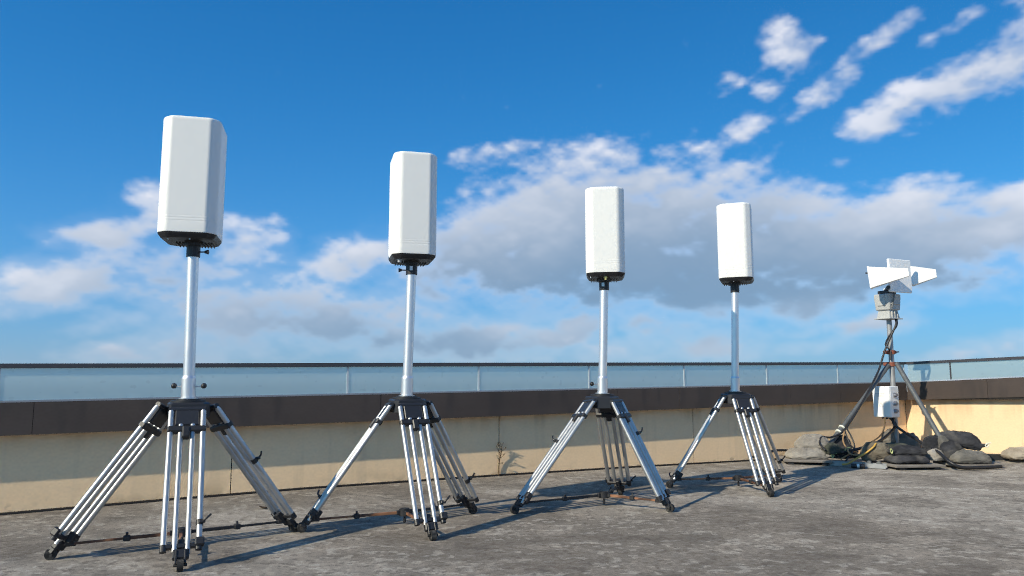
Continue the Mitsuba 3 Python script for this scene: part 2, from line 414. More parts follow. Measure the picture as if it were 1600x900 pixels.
def parapet(side, end, clad, plaster, joints, label, glabel):
    wall = thing('parapet_wall', label, 'wall')
    for a0, a1 in zip(plaster[:-1], plaster[1:]):
        put(wall, 'plaster_panel', wall_box(side, a0 + 0.006, a1 - 0.006, -OH - 0.22, -OH, -0.9, 1.20), 'mat_plaster', False)
    put(wall, 'wall_core', wall_box(side, plaster[0] - 0.3, end, -OH - 0.40, -OH - 0.012, -3.0, 1.21), 'mat_sealant', False)
    for a0, a1 in zip(clad[:-1], clad[1:]):
        k = RNG.uniform(-0.003, 0.002)
        put(wall, 'cladding_panel', wall_box(side, a0 + 0.003, a1 - 0.003, -OH - 0.45, 0.0 + k, Z_CLAD, Z_GLASS), 'mat_cladding', False)
    put(wall, 'cladding_backing', wall_box(side, clad[0] + 0.02, clad[-1] - 0.02, -OH - 0.44, -0.02, Z_CLAD + 0.006, Z_GLASS - 0.006), 'mat_sealant', False)
    # dark sealant along the foot of the plaster
    n = 80
    pos = np.linspace(plaster[0], end, n)
    rows = []
    for a in pos:
        t, s = (a, -OH) if side == 'left' else (-OH, a)
        z = float(floor_z(t, s))
        for d, zz in ((-OH - 0.02, z - 0.05), (-OH + 0.022, z - 0.05), (-OH + 0.020, z + 0.020), (-OH - 0.02, z + 0.034)):
            rows.append(W(a, d, zz) if side == 'left' else W(d, a, zz))
    f = []
    for q in range(n - 1):
        for k in range(4):
            f.append([q * 4 + k, q * 4 + (k + 1) % 4, (q + 1) * 4 + (k + 1) % 4, (q + 1) * 4 + k])
    put(wall, 'sealant_strip', (np.array(rows), np.array(f)), 'mat_sealant', False)
    bal = thing('glass_balustrade', glabel, 'balustrade')
    put(bal, 'handrail', wall_box(side, joints[0] - (0.09 if side == 'left' else -0.0), end, -0.075, -0.02, Z_RAIL - 0.052, Z_RAIL), 'mat_rail', False)
    put(bal, 'glass_channel', wall_box(side, joints[0] - 0.05, end, -0.075, -0.012, Z_GLASS + 0.001, Z_GLASS + 0.022), 'mat_trim', False)
    for a0, a1 in zip(joints[:-1], joints[1:]):
        pts = [W(a, -0.05, z + left_rise(a)) if side == 'left' else W(-0.05, a, z + right_rise(a)) for a, z in
               ((a0 + 0.013, Z_GLASS + 0.022), (a1 - 0.013, Z_GLASS + 0.022), (a1 - 0.013, Z_RAIL - 0.052), (a0 + 0.013, Z_RAIL - 0.052))]
        put(bal, 'glass_panel', (np.array(pts), np.array([[0, 1, 2, 3]])), 'mat_glass', False)
    for a in joints[(0 if side == 'left' else 1):-1]:
        put(bal, 'glass_joint', wall_box(side, a - 0.012, a + 0.012, -0.060, -0.040, Z_GLASS + 0.022, Z_RAIL - 0.052), 'mat_joint' if side == 'left' else 'mat_rail', False)
    return wall, bal


parapet('left', 23.3, LEFT_CLAD, [-0.187, 5.65, 9.43, 13.2, 17.0, 23.3], LEFT_JOINTS,
        'long cream parapet wall with a dark brown metal band behind the row of tripods', 'long frosted blue glass balustrade with a thin black handrail')
parapet('right', 11.0, RIGHT_CLAD, [-0.187, 4.5, 11.0], RIGHT_JOINTS,
        'short sunlit cream parapet wall with a brown metal band at the right', 'short frosted blue glass balustrade on the sunlit right parapet')

# ------------------------------------------------------------------ the four antenna stands


def stand(hub, feet, zc, lean, label, group, levers, knobs, copper, seed, twist=(0.0, 0.0, 0.0)):
    rng = random.Random(seed)
    hx, hy = hub
    g0 = fz(hx, hy)
    t = thing('tripod_stand', label, 'tripod', group)
    zt = 1.235
    dirs = []
    hexa_lo, hexa_hi = [], []
    for fx, fy in feet:
        a = unit([fx - hx, fy - hy, 0])
        tg = np.array([-a[1], a[0], 0])
        dirs.append((a, tg))
        for sgn in (-1, 1):
            for lst, r, w, z in ((hexa_lo, 0.165, 0.135, zt - 0.075), (hexa_hi, 0.165, 0.135, zt + 0.045), (hexa_hi, 0.150, 0.125, zt + 0.06), (hexa_lo, 0.145, 0.12, zt - 0.085)):
                lst.append(np.array([hx, hy, z]) + a * r + tg * sgn * w)
    head = put(t, 'head', hull(hexa_lo + hexa_hi), 'mat_casting', 20)
    put(head, 'bowl_flange', [cyl([hx, hy, zt + 0.06], [hx, hy, zt + 0.078], 0.150, 32), cyl([hx, hy, zt + 0.078], [hx, hy, zt + 0.09], 0.11, 32)], 'mat_black')
    for a, tg in dirs:
        c = np.array([hx, hy, zt - 0.012]) + a * 0.166
        put(head, 'face_plate', cbox(c, [tg, a, [0, 0, 1]], [0.098, 0.006, 0.036], 0.004), 'mat_black', 20)
    # mast
    base = np.array([hx, hy, zt + 0.088])
    top = np.array([hx + lean[0], hy + lean[1], zc])
    ax = unit(top - base)
    L = np.linalg.norm(top - base)
    put(t, 'mast_sleeve', [cyl(base, base + ax * 0.19, 0.0625, 32), cone(base + ax * 0.19, base + ax * 0.215, 0.0625, 0.053, 32)], 'mat_mast')
    put(t, 'mast_tube', cyl(base + ax * 0.1, top, 0.0515, 32), 'mat_mast')
    put(t, 'mast_foot_ring', cyl(base - ax * 0.004, base + ax * 0.012, 0.085, 32), 'mat_steel')
    for k in knobs:
        d = np.array([math.cos(k), math.sin(k), 0])
        c = base + ax * 0.115
        kn = put(t, 'locking_knob', ball(c + d * 0.135 + [0, 0, 0.006], 0.026), 'mat_black', True)
        put(kn, 'stem', cyl(c + d * 0.05, c + d * 0.12, 0.006, 10), 'mat_steel')
    # legs
    ends = []
    for q, ((fx, fy), (a, tg)) in enumerate(zip(feet, dirs)):
        gf = fz(fx, fy)
        H = np.array([hx, hy, zt]) + a * 0.185
        F = np.array([fx, fy, gf + 0.075]) - a * 0.02
        d = unit(F - H)
        Ln = np.linalg.norm(F - H)
        n = np.cross(tg, d)
        n = n if n[2] > 0 else -n
        tw = twist[q]                                            # legs stand a little turned in their hinges
        tg, n = tg * math.cos(tw) + n * math.sin(tw), n * math.cos(tw) - tg * math.sin(tw)
        A = np.array([tg, d, n])

        def at(f, w=0.0, o=0.0):
            return H + d * (f * Ln) + tg * w + n * o

        leg = thing_part = f'{t}__leg' if q == 0 else f'{t}__leg_{q:03d}'
        wo, wi = 0.132, 0.049
        for sgn in (-1, 1):
            put(leg, 'outer_tube', cyl(at(0.015, sgn * wo), at(0.925, sgn * wo), 0.0245), 'mat_alu')
        for sgn in (-1, 1):
            put(leg, 'inner_tube', cyl(at(0.135, sgn * wi), at(0.965 if sgn > 0 else 0.95, sgn * wi), 0.0225), 'mat_alu')
        put(leg, 'hinge_plate', [cbox(at(0.065, 0, -0.005), A, [0.098, 0.075, 0.022], 0.008), cyl(at(0.0, -0.15), at(0.0, 0.15), 0.024, 16)], 'mat_casting', 20)
        put(leg, 'upper_bracket', [cbox(at(0.15), A, [0.158, 0.030, 0.034], 0.012), cbox(at(0.175, -0.005, 0.01), A, [0.030, 0.055, 0.036], 0.010)], 'mat_black', 20)
        put(leg, 'tube_cap', [ball(at(0.120, sgn * wi, 0.004), 0.0215) for sgn in (-1, 1)] + [ball(at(0.012, sgn * wo), 0.021) for sgn in (-1, 1)], 'mat_steel', True)
        put(leg, 'lower_bracket', [cbox(at(0.915, 0, -0.008), A, [0.150, 0.018, 0.024], 0.006)] + [cyl(at(0.905, sgn * wo), at(0.945, sgn * wo), 0.0265, 16) for sgn in (-1, 1)]
            + [cbox(at(0.90, wo + 0.005, 0.012), A, [0.036, 0.034, 0.032], 0.010)], 'mat_black', 20)
        # foot: a fork with a rubber wheel between
        put(leg, 'foot_fork', [cbox(at(0.965, 0.0), A, [0.062, 0.040, 0.030], 0.010), cbox(at(0.985, 0.034, 0.012), A, [0.009, 0.055, 0.026], 0.004), cbox(at(0.985, -0.034, 0.012), A, [0.009, 0.055, 0.026], 0.004)], 'mat_black', 20)
        wc = np.array([fx, fy, gf + 0.047]) + a * 0.012
        put(leg, 'rubber_wheel', [cyl(wc - dirs[q][1] * 0.024, wc + dirs[q][1] * 0.024, 0.047, 24), cyl(wc - dirs[q][1] * 0.050, wc + dirs[q][1] * 0.050, 0.012, 12)], 'mat_rubber')
        fr, wl, sd = levers[q]
        c = at(fr, wl * wo)
        put(leg, 'clamp_lever', [cyl(c - d * 0.022, c + d * 0.022, 0.029, 16), cbox(c + n * 0.032 + tg * sd * 0.02, A, [0.024, 0.014, 0.012], 0.004),
                                 sweep(curve([c + n * 0.03 + tg * sd * 0.02, c + n * 0.055 + tg * sd * 0.045 - d * 0.01, c + n * 0.062 + tg * sd * 0.085 - d * 0.045], 4), 0.009, 8)], 'mat_black', 30)
        ends.append((np.array([fx, fy, gf + 0.115]) - a * 0.13, a, tg))
        put(leg, 'spreader_lug', [cbox(at(0.90, 0, -0.045), A, [0.022, 0.045, 0.030], 0.006), cbox(ends[-1][0] + a * 0.02, [a, tg, [0, 0, 1]], [0.05, 0.022, 0.020], 0.006)], 'mat_black', 20)
    # ground spreader
    sp = f'{t}__spreader'
    hz = g0 + 0.125
    hub3 = np.array([hx, hy, hz])
    put(sp, 'hub', [cyl(hub3 - [0, 0, 0.032], hub3 + [0, 0, 0.030], 0.060, 24), cyl(hub3 + [0, 0, 0.03], hub3 + [0, 0, 0.040], 0.045, 24)]
        + [cbox(hub3 + unit([e[0][0] - hx, e[0][1] - hy, 0]) * 0.065, [e[1], e[2], [0, 0, 1]], [0.022, 0.022, 0.022], 0.005) for e in ends], 'mat_black', 30)
    put(sp, 'centre_screw', [cyl([hx, hy, g0 + 0.02], [hx, hy, hz - 0.03], 0.009, 10), cbox([hx, hy, g0 + 0.045], I3, [0.014, 0.014, 0.028], 0.006)], 'mat_black', 30)
    for q, (e, a, tg) in enumerate(ends):
        d = unit(e - hub3)
        tg = unit(np.cross([0, 0, 1], d))
        n = np.cross(d, tg)
        L2 = np.linalg.norm(e - hub3)
        A = np.array([d, tg, n])
        mid = hub3 + d * L2 * (0.50 + 0.06 * rng.random())
        mat = 'mat_copper' if copper[q] else 'mat_black'
        arm = put(sp, 'arm', [cbox((hub3 + d * 0.07 + mid) / 2, A, [np.linalg.norm(mid - hub3 - d * 0.07) / 2, 0.013, 0.014], 0.004), cbox((mid + e) / 2, A, [np.linalg.norm(e - mid) / 2, 0.010, 0.010], 0.003)], mat, 20)
        put(arm, 'slide_clamp', [cbox(mid, A, [0.030, 0.024, 0.024], 0.008), cyl(mid, mid + n * 0.05 + tg * 0.01, 0.011, 10)], 'mat_black', 30)
    return t


def outline(hw, hd, ch, fil):
    """rounded octagon plan (counter-clockwise) with its outward normals"""
    import shapely.geometry as sgm
    p = sgm.Polygon([(-hw + ch, -hd), (hw - ch, -hd), (hw, -hd + ch), (hw, hd - ch), (hw - ch, hd), (-hw + ch, hd), (-hw, hd - ch), (-hw, -hd + ch)])
    p = p.buffer(-fil, join_style=2).buffer(fil, quad_segs=8)
    q = np.array(p.exterior.coords)[:-1]
    if p.exterior.is_ccw is False:
        q = q[::-1]
    e = np.roll(q, -1, 0) - q
    en = np.c_[e[:, 1], -e[:, 0]] / np.linalg.norm(e, axis=1)[:, None]
    nn = en + np.roll(en, 1, 0)
    return q, nn / np.linalg.norm(nn, axis=1)[:, None]


def loft(q, nn, rings, cap0=True, cap1=True):
    m = len(q)
    v, f = [], []
    for z, ins in rings:
        v.append(np.c_[q - nn * ins, np.full(m, z)])
    for k in range(len(rings) - 1):
        for j in range(m):
            l = (j + 1) % m
            f += [[k * m + j, k * m + l, (k + 1) * m + l], [k * m + j, (k + 1) * m + l, (k + 1) * m + j]]
    v = np.vstack(v)
    if cap1:
        c = len(v)
        v = np.vstack([v, [[*q.mean(0), rings[-1][0]]]])
        o = (len(rings) - 1) * m
        f += [[c, o + j, o + (j + 1) % m] for j in range(m)]
    if cap0:
        c = len(v)
        v = np.vstack([v, [[*q.mean(0), rings[0][0]]]])
        f += [[c, (j + 1) % m, j] for j in range(m)]
    return trimesh.Trimesh(v, f, process=False)


def antenna(pos, zc, yaw, hw, hd, h, label, group, screw, fittings, has_mark=False, off=0.0):
    t = thing('radome_antenna', label, 'antenna', group)
    M = np.eye(4)
    M[:3, :3] = rz(yaw).T
    M[:3, 3] = [pos[0], pos[1], zc]

    def go(m):
        m = trimesh.util.concatenate(m) if isinstance(m, list) else m
        m = m.copy()
        m.apply_transform(M)
        return m

    z0 = 0.185
    q, nn = outline(hw, hd, 0.080, 0.068)
    q = q + [off, 0.0]
    rings = [(z0, 0.004), (z0 + 0.006, 0.0)]
    for zg in (0.105, 0.130, 0.155):
        rings += [(z0 + zg - 0.006, 0.0), (z0 + zg - 0.003, 0.0018), (z0 + zg + 0.002, 0.0018), (z0 + zg + 0.006, 0.0)]
    rings += [(z0 + h - 0.040, 0.0)] + [(z0 + h - 0.036 * (1 - math.sin(b)), 0.036 * (1 - math.cos(b))) for b in np.linspace(0.2, math.pi / 2, 7)]
    put(t, 'radome', go(loft(q, nn, rings)), 'mat_radome', 38)
    tray = put(t, 'base_tray', go(loft(q, nn, [(z0 - 0.050, 0.040), (z0 - 0.046, 0.030), (z0 - 0.016, 0.007), (z0 - 0.001, 0.003)])), 'mat_black', 30)
    for k in range(12):
        x = -0.155 + 0.31 * k / 11
        put(tray, 'cooling_fin', go(cbox([x, 0.115, z0 - 0.054], I3, [0.0045, 0.115, 0.009], 0.002)), 'mat_black', False)
    for kind, x, y in fittings:
        if kind == 'gold':
            put(tray, 'brass_connector', go([cyl([x, y, z0 - 0.088], [x, y, z0 - 0.05], 0.017, 16), cyl([x, y, z0 - 0.068], [x, y, z0 - 0.05], 0.024, 6)]), 'mat_gold', 30, label='brass connector under the front edge')
        elif kind == 'lamp':
            put(tray, 'cable_gland', go([cyl([x, y, z0 - 0.085], [x, y, z0 - 0.03], 0.022, 16), cyl([x, y, z0 - 0.06], [x, y, z0 - 0.05], 0.030, 16)]), 'mat_galv', 30)
        else:
            put(tray, 'screw_head', go(cyl([x, y, z0 - 0.060], [x, y, z0 - 0.045], 0.009, 12)), 'mat_steel', 30)
    sock = put(t, 'mast_socket', go([cyl([0, 0, -0.005], [0, 0, z0 - 0.05], 0.0615, 28), cyl([0, 0, z0 - 0.085], [0, 0, z0 - 0.05], 0.085, 28)]), 'mat_black')
    if screw is not None:
        d = rz(-yaw) @ np.array([math.cos(screw), math.sin(screw), 0])       # direction given in the world
        d = np.array([math.cos(screw - yaw), math.sin(screw - yaw), 0])
        put(sock, 'thumb_screw', go([cyl(d * 0.05 + [0, 0, 0.045], d * 0.115 + [0, 0, 0.045], 0.007, 10), cone(d * 0.105 + [0, 0, 0.045], d * 0.140 + [0, 0, 0.045], 0.012, 0.024, 14)]), 'mat_black', 30)
    if has_mark:
        put(sock, 'silver_mark', go(cbox([-0.012, -0.0605, 0.06], rz(0.0) @ np.eye(3), [0.016, 0.003, 0.024], 0.001)), 'mat_steel', False)  # small flat silver plate on the front of the socket


G1, G2 = 'tripods in the row along the parapet', 'radome antennas on the row of tripods'
FEET = [[(-3.87, 6.44), (-2.63, 6.07), (-2.17, 7.54)], [(-2.07, 7.54), (-0.75, 7.18), (-0.45, 8.53)], [(0.04, 8.53), (1.79, 8.65), (1.41, 9.85)], [(2.19, 10.46), (3.32, 9.74), (3.88, 11.02)]]
HUBS = [(-3.0, 6.91), (-1.12, 7.93), (1.10, 9.07), (3.16, 10.55)]
ZCOL = [2.658, 2.631, 2.597, 2.739]
LEANS = [(-0.023, 0.0), (0.030, 0.0), (0.040, 0.0), (0.048, 0.0)]
stand(HUBS[0], FEET[0], ZCOL[0], LEANS[0], 'leftmost tripod, nearest the camera, with two black ball knobs on its mast', G1, [(0.90, -1, -1), (0.78, 1, 1), (0.45, -1, -1)], [math.pi, 0.15], (1, 1, 0), 1, (0.62, 0.0, -0.30))
stand(HUBS[1], FEET[1], ZCOL[1], LEANS[1], 'second tripod from the left, its left foot touching the first tripod\'s foot', G1, [(0.80, -1, -1), (0.80, 1, 1), (0.74, -1, -1)], [], (1, 1, 0), 2, (0.10, 0.0, -0.25))
stand(HUBS[2], FEET[2], ZCOL[2], LEANS[2], 'third tripod from the left, beside the dead weed, with two legs towards the camera', G1, [(0.40, -1, -1), (0.33, 1, 1), (0.9, -1, -1)], [math.pi + 0.2], (0, 1, 0), 3, (0.15, 0.0, 0.0))
stand(HUBS[3], FEET[3], ZCOL[3], LEANS[3], 'fourth and smallest looking tripod, nearest the sandbags', G1, [(0.95, -1, -1), (0.9, 1, 1), (0.8, -1, -1)], [], (1, 1, 1), 4, (0.20, 0.0, -0.25))
tops = [(h[0] + l[0], h[1] + l[1]) for h, l in zip(HUBS, LEANS)]
R_ = math.radians
antenna(tops[0], ZCOL[0], R_(14), 0.258, 0.285, 1.10, 'largest looking white radome antenna, farthest left, its front in soft shade', G2, 0.05, [('screw', 0.0, -0.22), ('screw', -0.19, -0.19)], off=-0.03)
antenna(tops[1], ZCOL[1], R_(15), 0.238, 0.275, 1.11, 'white radome antenna on the second tripod, grey cable gland at its lower left corner', G2, math.pi + 0.1, [('lamp', -0.15, -0.17)], True)
antenna(tops[2], ZCOL[2], R_(-7), 0.238, 0.275, 1.06, 'white radome antenna with a brass connector under its front edge, third from the left', G2, None, [('gold', 0.02, -0.215), ('screw', -0.16, -0.2)], True, 0.02)
antenna(tops[3], ZCOL[3], R_(-20), 0.236, 0.275, 1.07, 'brightest white radome antenna, rightmost of the four in the row', G2, None, [('screw', 0.0, -0.22)], False, 0.03)

# ------------------------------------------------------------------ the guyed pipe mast in the corner
MX, MY = 7.32, 14.30
t = thing('pipe_mast', 'steel pipe mast with two slanting pipe braces and rusty clamps in the roof corner', 'mast')
GM = fz(MX, MY)
put(t, 'pole', cyl([MX, MY, GM + 0.01], [MX, MY, 2.642], 0.047, 24), 'mat_galv')
put(t, 'foot_plate', cbox([MX, MY, GM + 0.012], rz(0.4), [0.15, 0.15, 0.008], 0.002), 'mat_galv', 20)
for p0, p1 in (([7.24, 14.27, 1.755], [5.58, 13.42, 0.22]), ([7.375, 14.22, 1.79], [7.47, 12.98, 0.36])):
    put(t, 'brace', cyl(p0, p1, 0.043, 20), 'mat_brace')
for z, a in ((2.006, 0.2), (1.775, -0.4)):
    c = np.array([MX, MY, z])
    A = rz(a)
    cl = put(t, 'pipe_clamp', [cyl(c - [0, 0, 0.038], c + [0, 0, 0.038], 0.072, 20), cbox(c - A[0] * 0.09, A, [0.055, 0.05, 0.032], 0.01), cbox(c + A[0] * 0.075, A, [0.030, 0.03, 0.028], 0.008)], 'mat_rust', 30)
    put(cl, 'bolt', [cyl(c + A[0] * 0.09 - A[1] * 0.06, c + A[0] * 0.09 + A[1] * 0.06, 0.010, 10), cyl(c + A[0] * 0.10, c + A[0] * 0.17 + [0, 0, 0.01], 0.012, 10)], 'mat_black', 30)
b0, b1 = np.array([7.24, 14.27, 1.755]), np.array([5.58, 13.42, 0.22])
for f in (0.74, 0.79):
    put(t, 'hose_clip', cyl(b0 + (b1 - b0) * f, b0 + (b1 - b0) * (f + 0.012), 0.062, 16), 'mat_tie_white')

# electrical box
t = thing('electrical_box', 'white electrical box with a warning triangle on its door, fixed to the corner mast', 'electrical box')
YB = R_(-58)
A = rz(YB)
BC = np.array([7.10, 14.16, 1.067])
hw, hd, hh = 0.172, 0.140, 0.289
body = put(t, 'case', cbox(BC, A, [hw, hd, hh], 0.012), 'mat_white', 20)
door = put(t, 'door', cbox(BC - A[1] * (hd + 0.008), A, [hw - 0.004, 0.010, hh - 0.006], 0.004), 'mat_white', 20)
fp = BC - A[1] * (hd + 0.0195)
for z, w in ((0.150, 0.085), (0.108, 0.060)):
    for k in range(9):
        x = -w + 2 * w * k / 8
        put(door, 'printed_mark', cbox(fp + A[0] * (x - 0.02) + [0, 0, z], A, [w / 12, 0.0012, 0.008 if k % 3 else 0.012], 0.0004), 'mat_print', False)
tri = [np.array([0, 0.045]), np.array([-0.045, -0.035]), np.array([0.045, -0.035])]
edge = []
for k in range(3):
    a, b = tri[k], tri[(k + 1) % 3]
    edge.append(cyl(fp + A[0] * (a[0] - 0.005) + [0, 0, a[1] - 0.05], fp + A[0] * (b[0] - 0.005) + [0, 0, b[1] - 0.05], 0.0035, 8))
edge.append(cyl(fp + A[0] * -0.005 + [0, 0, -0.065], fp + A[0] * -0.005 + [0, 0, -0.035], 0.003, 8))
put(door, 'warning_triangle', edge, 'mat_print', 30)
for z in (0.13, -0.03, -0.17):
    c = BC + A[0] * (hw + 0.004) + [0, 0, z]
    put(t, 'connector', [cbox(c, [A[1], A[0], [0, 0, 1]], [0.055, 0.008, 0.042], 0.004), cyl(c - A[1] * 0.025, c - A[1] * 0.025 + A[0] * 0.045, 0.024, 14), cyl(c + A[1] * 0.028, c + A[1] * 0.028 + A[0] * 0.035, 0.018, 14)], 'mat_port', 30)
for x in (-0.08, 0.0, 0.08):
    put(t, 'underside_gland', cyl(BC + A[0] * x + [0, 0, -hh - 0.035], BC + A[0] * x + [0, 0, -hh + 0.01], 0.022, 14), 'mat_black', 30)
for z in (1.25, 0.95):
    put(t, 'mounting_bracket', cbox([7.24, 14.25, z], A, [0.10, 0.05, 0.03], 0.005), 'mat_galv', 20)

# pan-tilt unit with its antennas
t = thing('pan_tilt_antenna', 'white directional antenna head of two wedges and a square panel on a grey turning unit', 'antenna')
ped = np.array([MX - 0.01, MY, 2.642])
put(t, 'pedestal', [cbox(ped + [0, 0, 0.008], rz(0.5), [0.20, 0.17, 0.010], 0.004), hull(np.vstack([cbox(ped + [0, 0, 0.02], rz(0.5), [0.155, 0.135, 0.004], 0.001).vertices, cbox(ped + [0, 0, 0.165], rz(0.5), [0.125, 0.115, 0.004], 0.001).vertices]))]
    + [cbox(ped + rz(0.5)[0] * x - rz(0.5)[1] * 0.135 + [0, 0, 0.08], rz(0.5), [0.010, 0.014, 0.07], 0.003) for x in (-0.08, 0.0, 0.08)], 'mat_grey_head', 20)
A5 = rz(R_(28))
hc = np.array([MX - 0.01, MY, 2.978])
body = hull(np.vstack([cbox(hc + [0, 0, -0.13], A5, [0.165, 0.150, 0.035], 0.02).vertices, cbox(hc + [0, 0, 0.10], A5, [0.185, 0.165, 0.05], 0.02).vertices]))
hd_ = put(t, 'turning_unit', body, 'mat_grey_head', 20)
put(hd_, 'side_cover', [cbox(hc - A5[1] * 0.165 + [0, 0, -0.045], A5, [0.13, 0.012, 0.012], 0.005), cbox(hc - A5[0] * 0.175 + A5[1] * 0.0 + [0, 0, 0.03], A5, [0.018, 0.085, 0.11], 0.008)], 'mat_grey_head', 20)
put(hd_, 'cable_loop', sweep(curve([hc - A5[1] * 0.19 + A5[0] * -0.05 + [0, 0, 0.15], hc - A5[1] * 0.20 + A5[0] * -0.085 + [0, 0, 0.07], hc - A5[1] * 0.185 + A5[0] * -0.10 + [0, 0, -0.03], hc - A5[1] * 0.175 + A5[0] * -0.12 + [0, 0, -0.12]], 6), 0.016, 10), 'mat_brace')
put(t, 'cross_arm', [cyl(hc + [-0.20, -0.46, 0.24], hc + [0.12, 0.30, 0.24], 0.035, 16), cbox(hc + [0, 0, 0.17], A5, [0.12, 0.12, 0.05], 0.01)], 'mat_black', 30)


def wedge(a, b, hb, wb, ht, wt, rim):
    """a hollow-looking antenna cover: wide back plate at A, narrow nose at B"""
    a, b = np.asarray(a, float), np.asarray(b, float)
    d = unit(b - a)
    s = unit(np.cross(d, [0, 0, 1]))
    u = np.cross(s, d)
    A = np.array([d, s, u])
    cover = hull(np.vstack([cbox(a + d * rim, A, [0.004, wb, hb], 0.003).vertices, cbox(a + d * (rim + 0.05), A, [0.004, wb * 0.97, hb * 0.94], 0.003).vertices, cbox(b, A, [0.012, wt, ht], 0.008).vertices]))
    plate = cbox(a, A, [rim, wb * 1.06, hb * 1.06], 0.008)
    return cover, plate


w1 = put(t, 'wedge_antenna', wedge([6.81, 13.92, 3.405], [7.37, 13.60, 3.462], 0.200, 0.10, 0.073, 0.032, 0.017)[0], 'mat_white', 15)
put(w1, 'back_plate', wedge([6.81, 13.92, 3.405], [7.37, 13.60, 3.462], 0.200, 0.10, 0.073, 0.032, 0.017)[1], 'mat_white', 20)
put(w1, 'connector', cyl([6.81, 13.93, 3.50], [6.75, 13.96, 3.50], 0.015, 10), 'mat_black')
w2 = put(t, 'wedge_antenna', wedge([7.94, 14.50, 3.515], [8.29, 14.30, 3.540], 0.178, 0.11, 0.080, 0.038, 0.032)[0], 'mat_white', 15)
put(w2, 'back_plate', wedge([7.94, 14.50, 3.515], [8.29, 14.30, 3.540], 0.178, 0.11, 0.080, 0.038, 0.032)[1], 'mat_white', 20)
put(w2, 'support_arm', cyl([7.36, 14.5, 3.24], [7.91, 14.51, 3.48], 0.024, 12), 'mat_white')
AP = rz(R_(24))
pc = np.array([7.445, 14.05, 3.457])
put(t, 'panel_antenna', cbox(pc, AP, [0.300, 0.026, 0.320], 0.024), 'mat_white', 20)
put(t, 'panel_bracket', cbox(pc + AP[1] * 0.10 + [0, 0, -0.08], AP, [0.05, 0.09, 0.05], 0.01), 'mat_grey_head', 20)

# base plates and channels under the sandbags


def slab(x, y, yaw, hx_, hy_, z, h_, label, mat='mat_board'):
    g = fz(x, y)
    k = thing('base_board', label, 'board')
    A = rz(yaw)
    put(k, 'deck', cbox([x, y, g + z], A, [hx_, hy_, h_], 0.006), mat, 20)
    for s in (-1, 1):
        put(k, 'batten', cbox(np.array([x, y, g + (z - h_) / 2 - 0.001]) + A[0] * s * hx_ * 0.7, A, [0.05, hy_ * 0.92, (z - h_) / 2], 0.004), 'mat_black', 20)


slab(5.22, 13.45, R_(-12), 0.40, 0.40, 0.065, 0.018, 'weathered board under the pale sandbags on the left')
slab(6.72, 12.80, R_(6), 0.44, 0.36, 0.062, 0.018, 'weathered board under the black sandbags in the middle')
slab(7.78, 12.86, R_(10), 0.40, 0.34, 0.060, 0.020, 'weathered board under the right hand sandbag pile')
k = thing('steel_channel', 'long grey steel channel lying between the left and middle boards', 'channel')
g = fz(5.9, 12.98)
A = rz(math.atan2(12.62 - 13.15, 6.28 - 5.52))
c = np.array([5.90, 12.86, g])
put(k, 'web', cbox(c + [0, 0, 0.012], A, [0.44, 0.075, 0.006], 0.001), 'mat_galv', False)
for s in (-1, 1):
    put(k, 'flange', cbox(c + A[1] * s * 0.072 + [0, 0, 0.045], A, [0.44, 0.004, 0.036], 0.001), 'mat_galv', False)
for x in (0.18, 0.33):
    put(k, 'pipe_coupling', [cyl(c + A[0] * x - A[1] * 0.05 + [0, 0, 0.09], c + A[0] * x + A[1] * 0.03 + [0, 0, 0.09], 0.035, 16), cyl(c + A[0] * x - A[1] * 0.052 + [0, 0, 0.09], c + A[0] * x - A[1] * 0.046 + [0, 0, 0.09], 0.024, 16)], 'mat_brace', 30)
k = thing('timber_offcut', 'dark timber offcut against the wall beside the beige sandbag', 'timber')
put(k, 'block', cbox([8.62, 13.42, fz(8.62, 13.42) + 0.055], rz(R_(-20)), [0.19, 0.06, 0.052], 0.006), 'mat_black', 20)
k = thing('kerb_pipe', 'thin dark pipe lying along the foot of the wall left of the sandbags', 'pipe')
put(k, 'run', sweep(curve([W(4.35, -0.10, 0.10), W(4.1, -0.08, 0.14), W(3.85, -0.03, 0.20), W(3.5, 0.05, 0.19)], 6), 0.022, 10), 'mat_black')

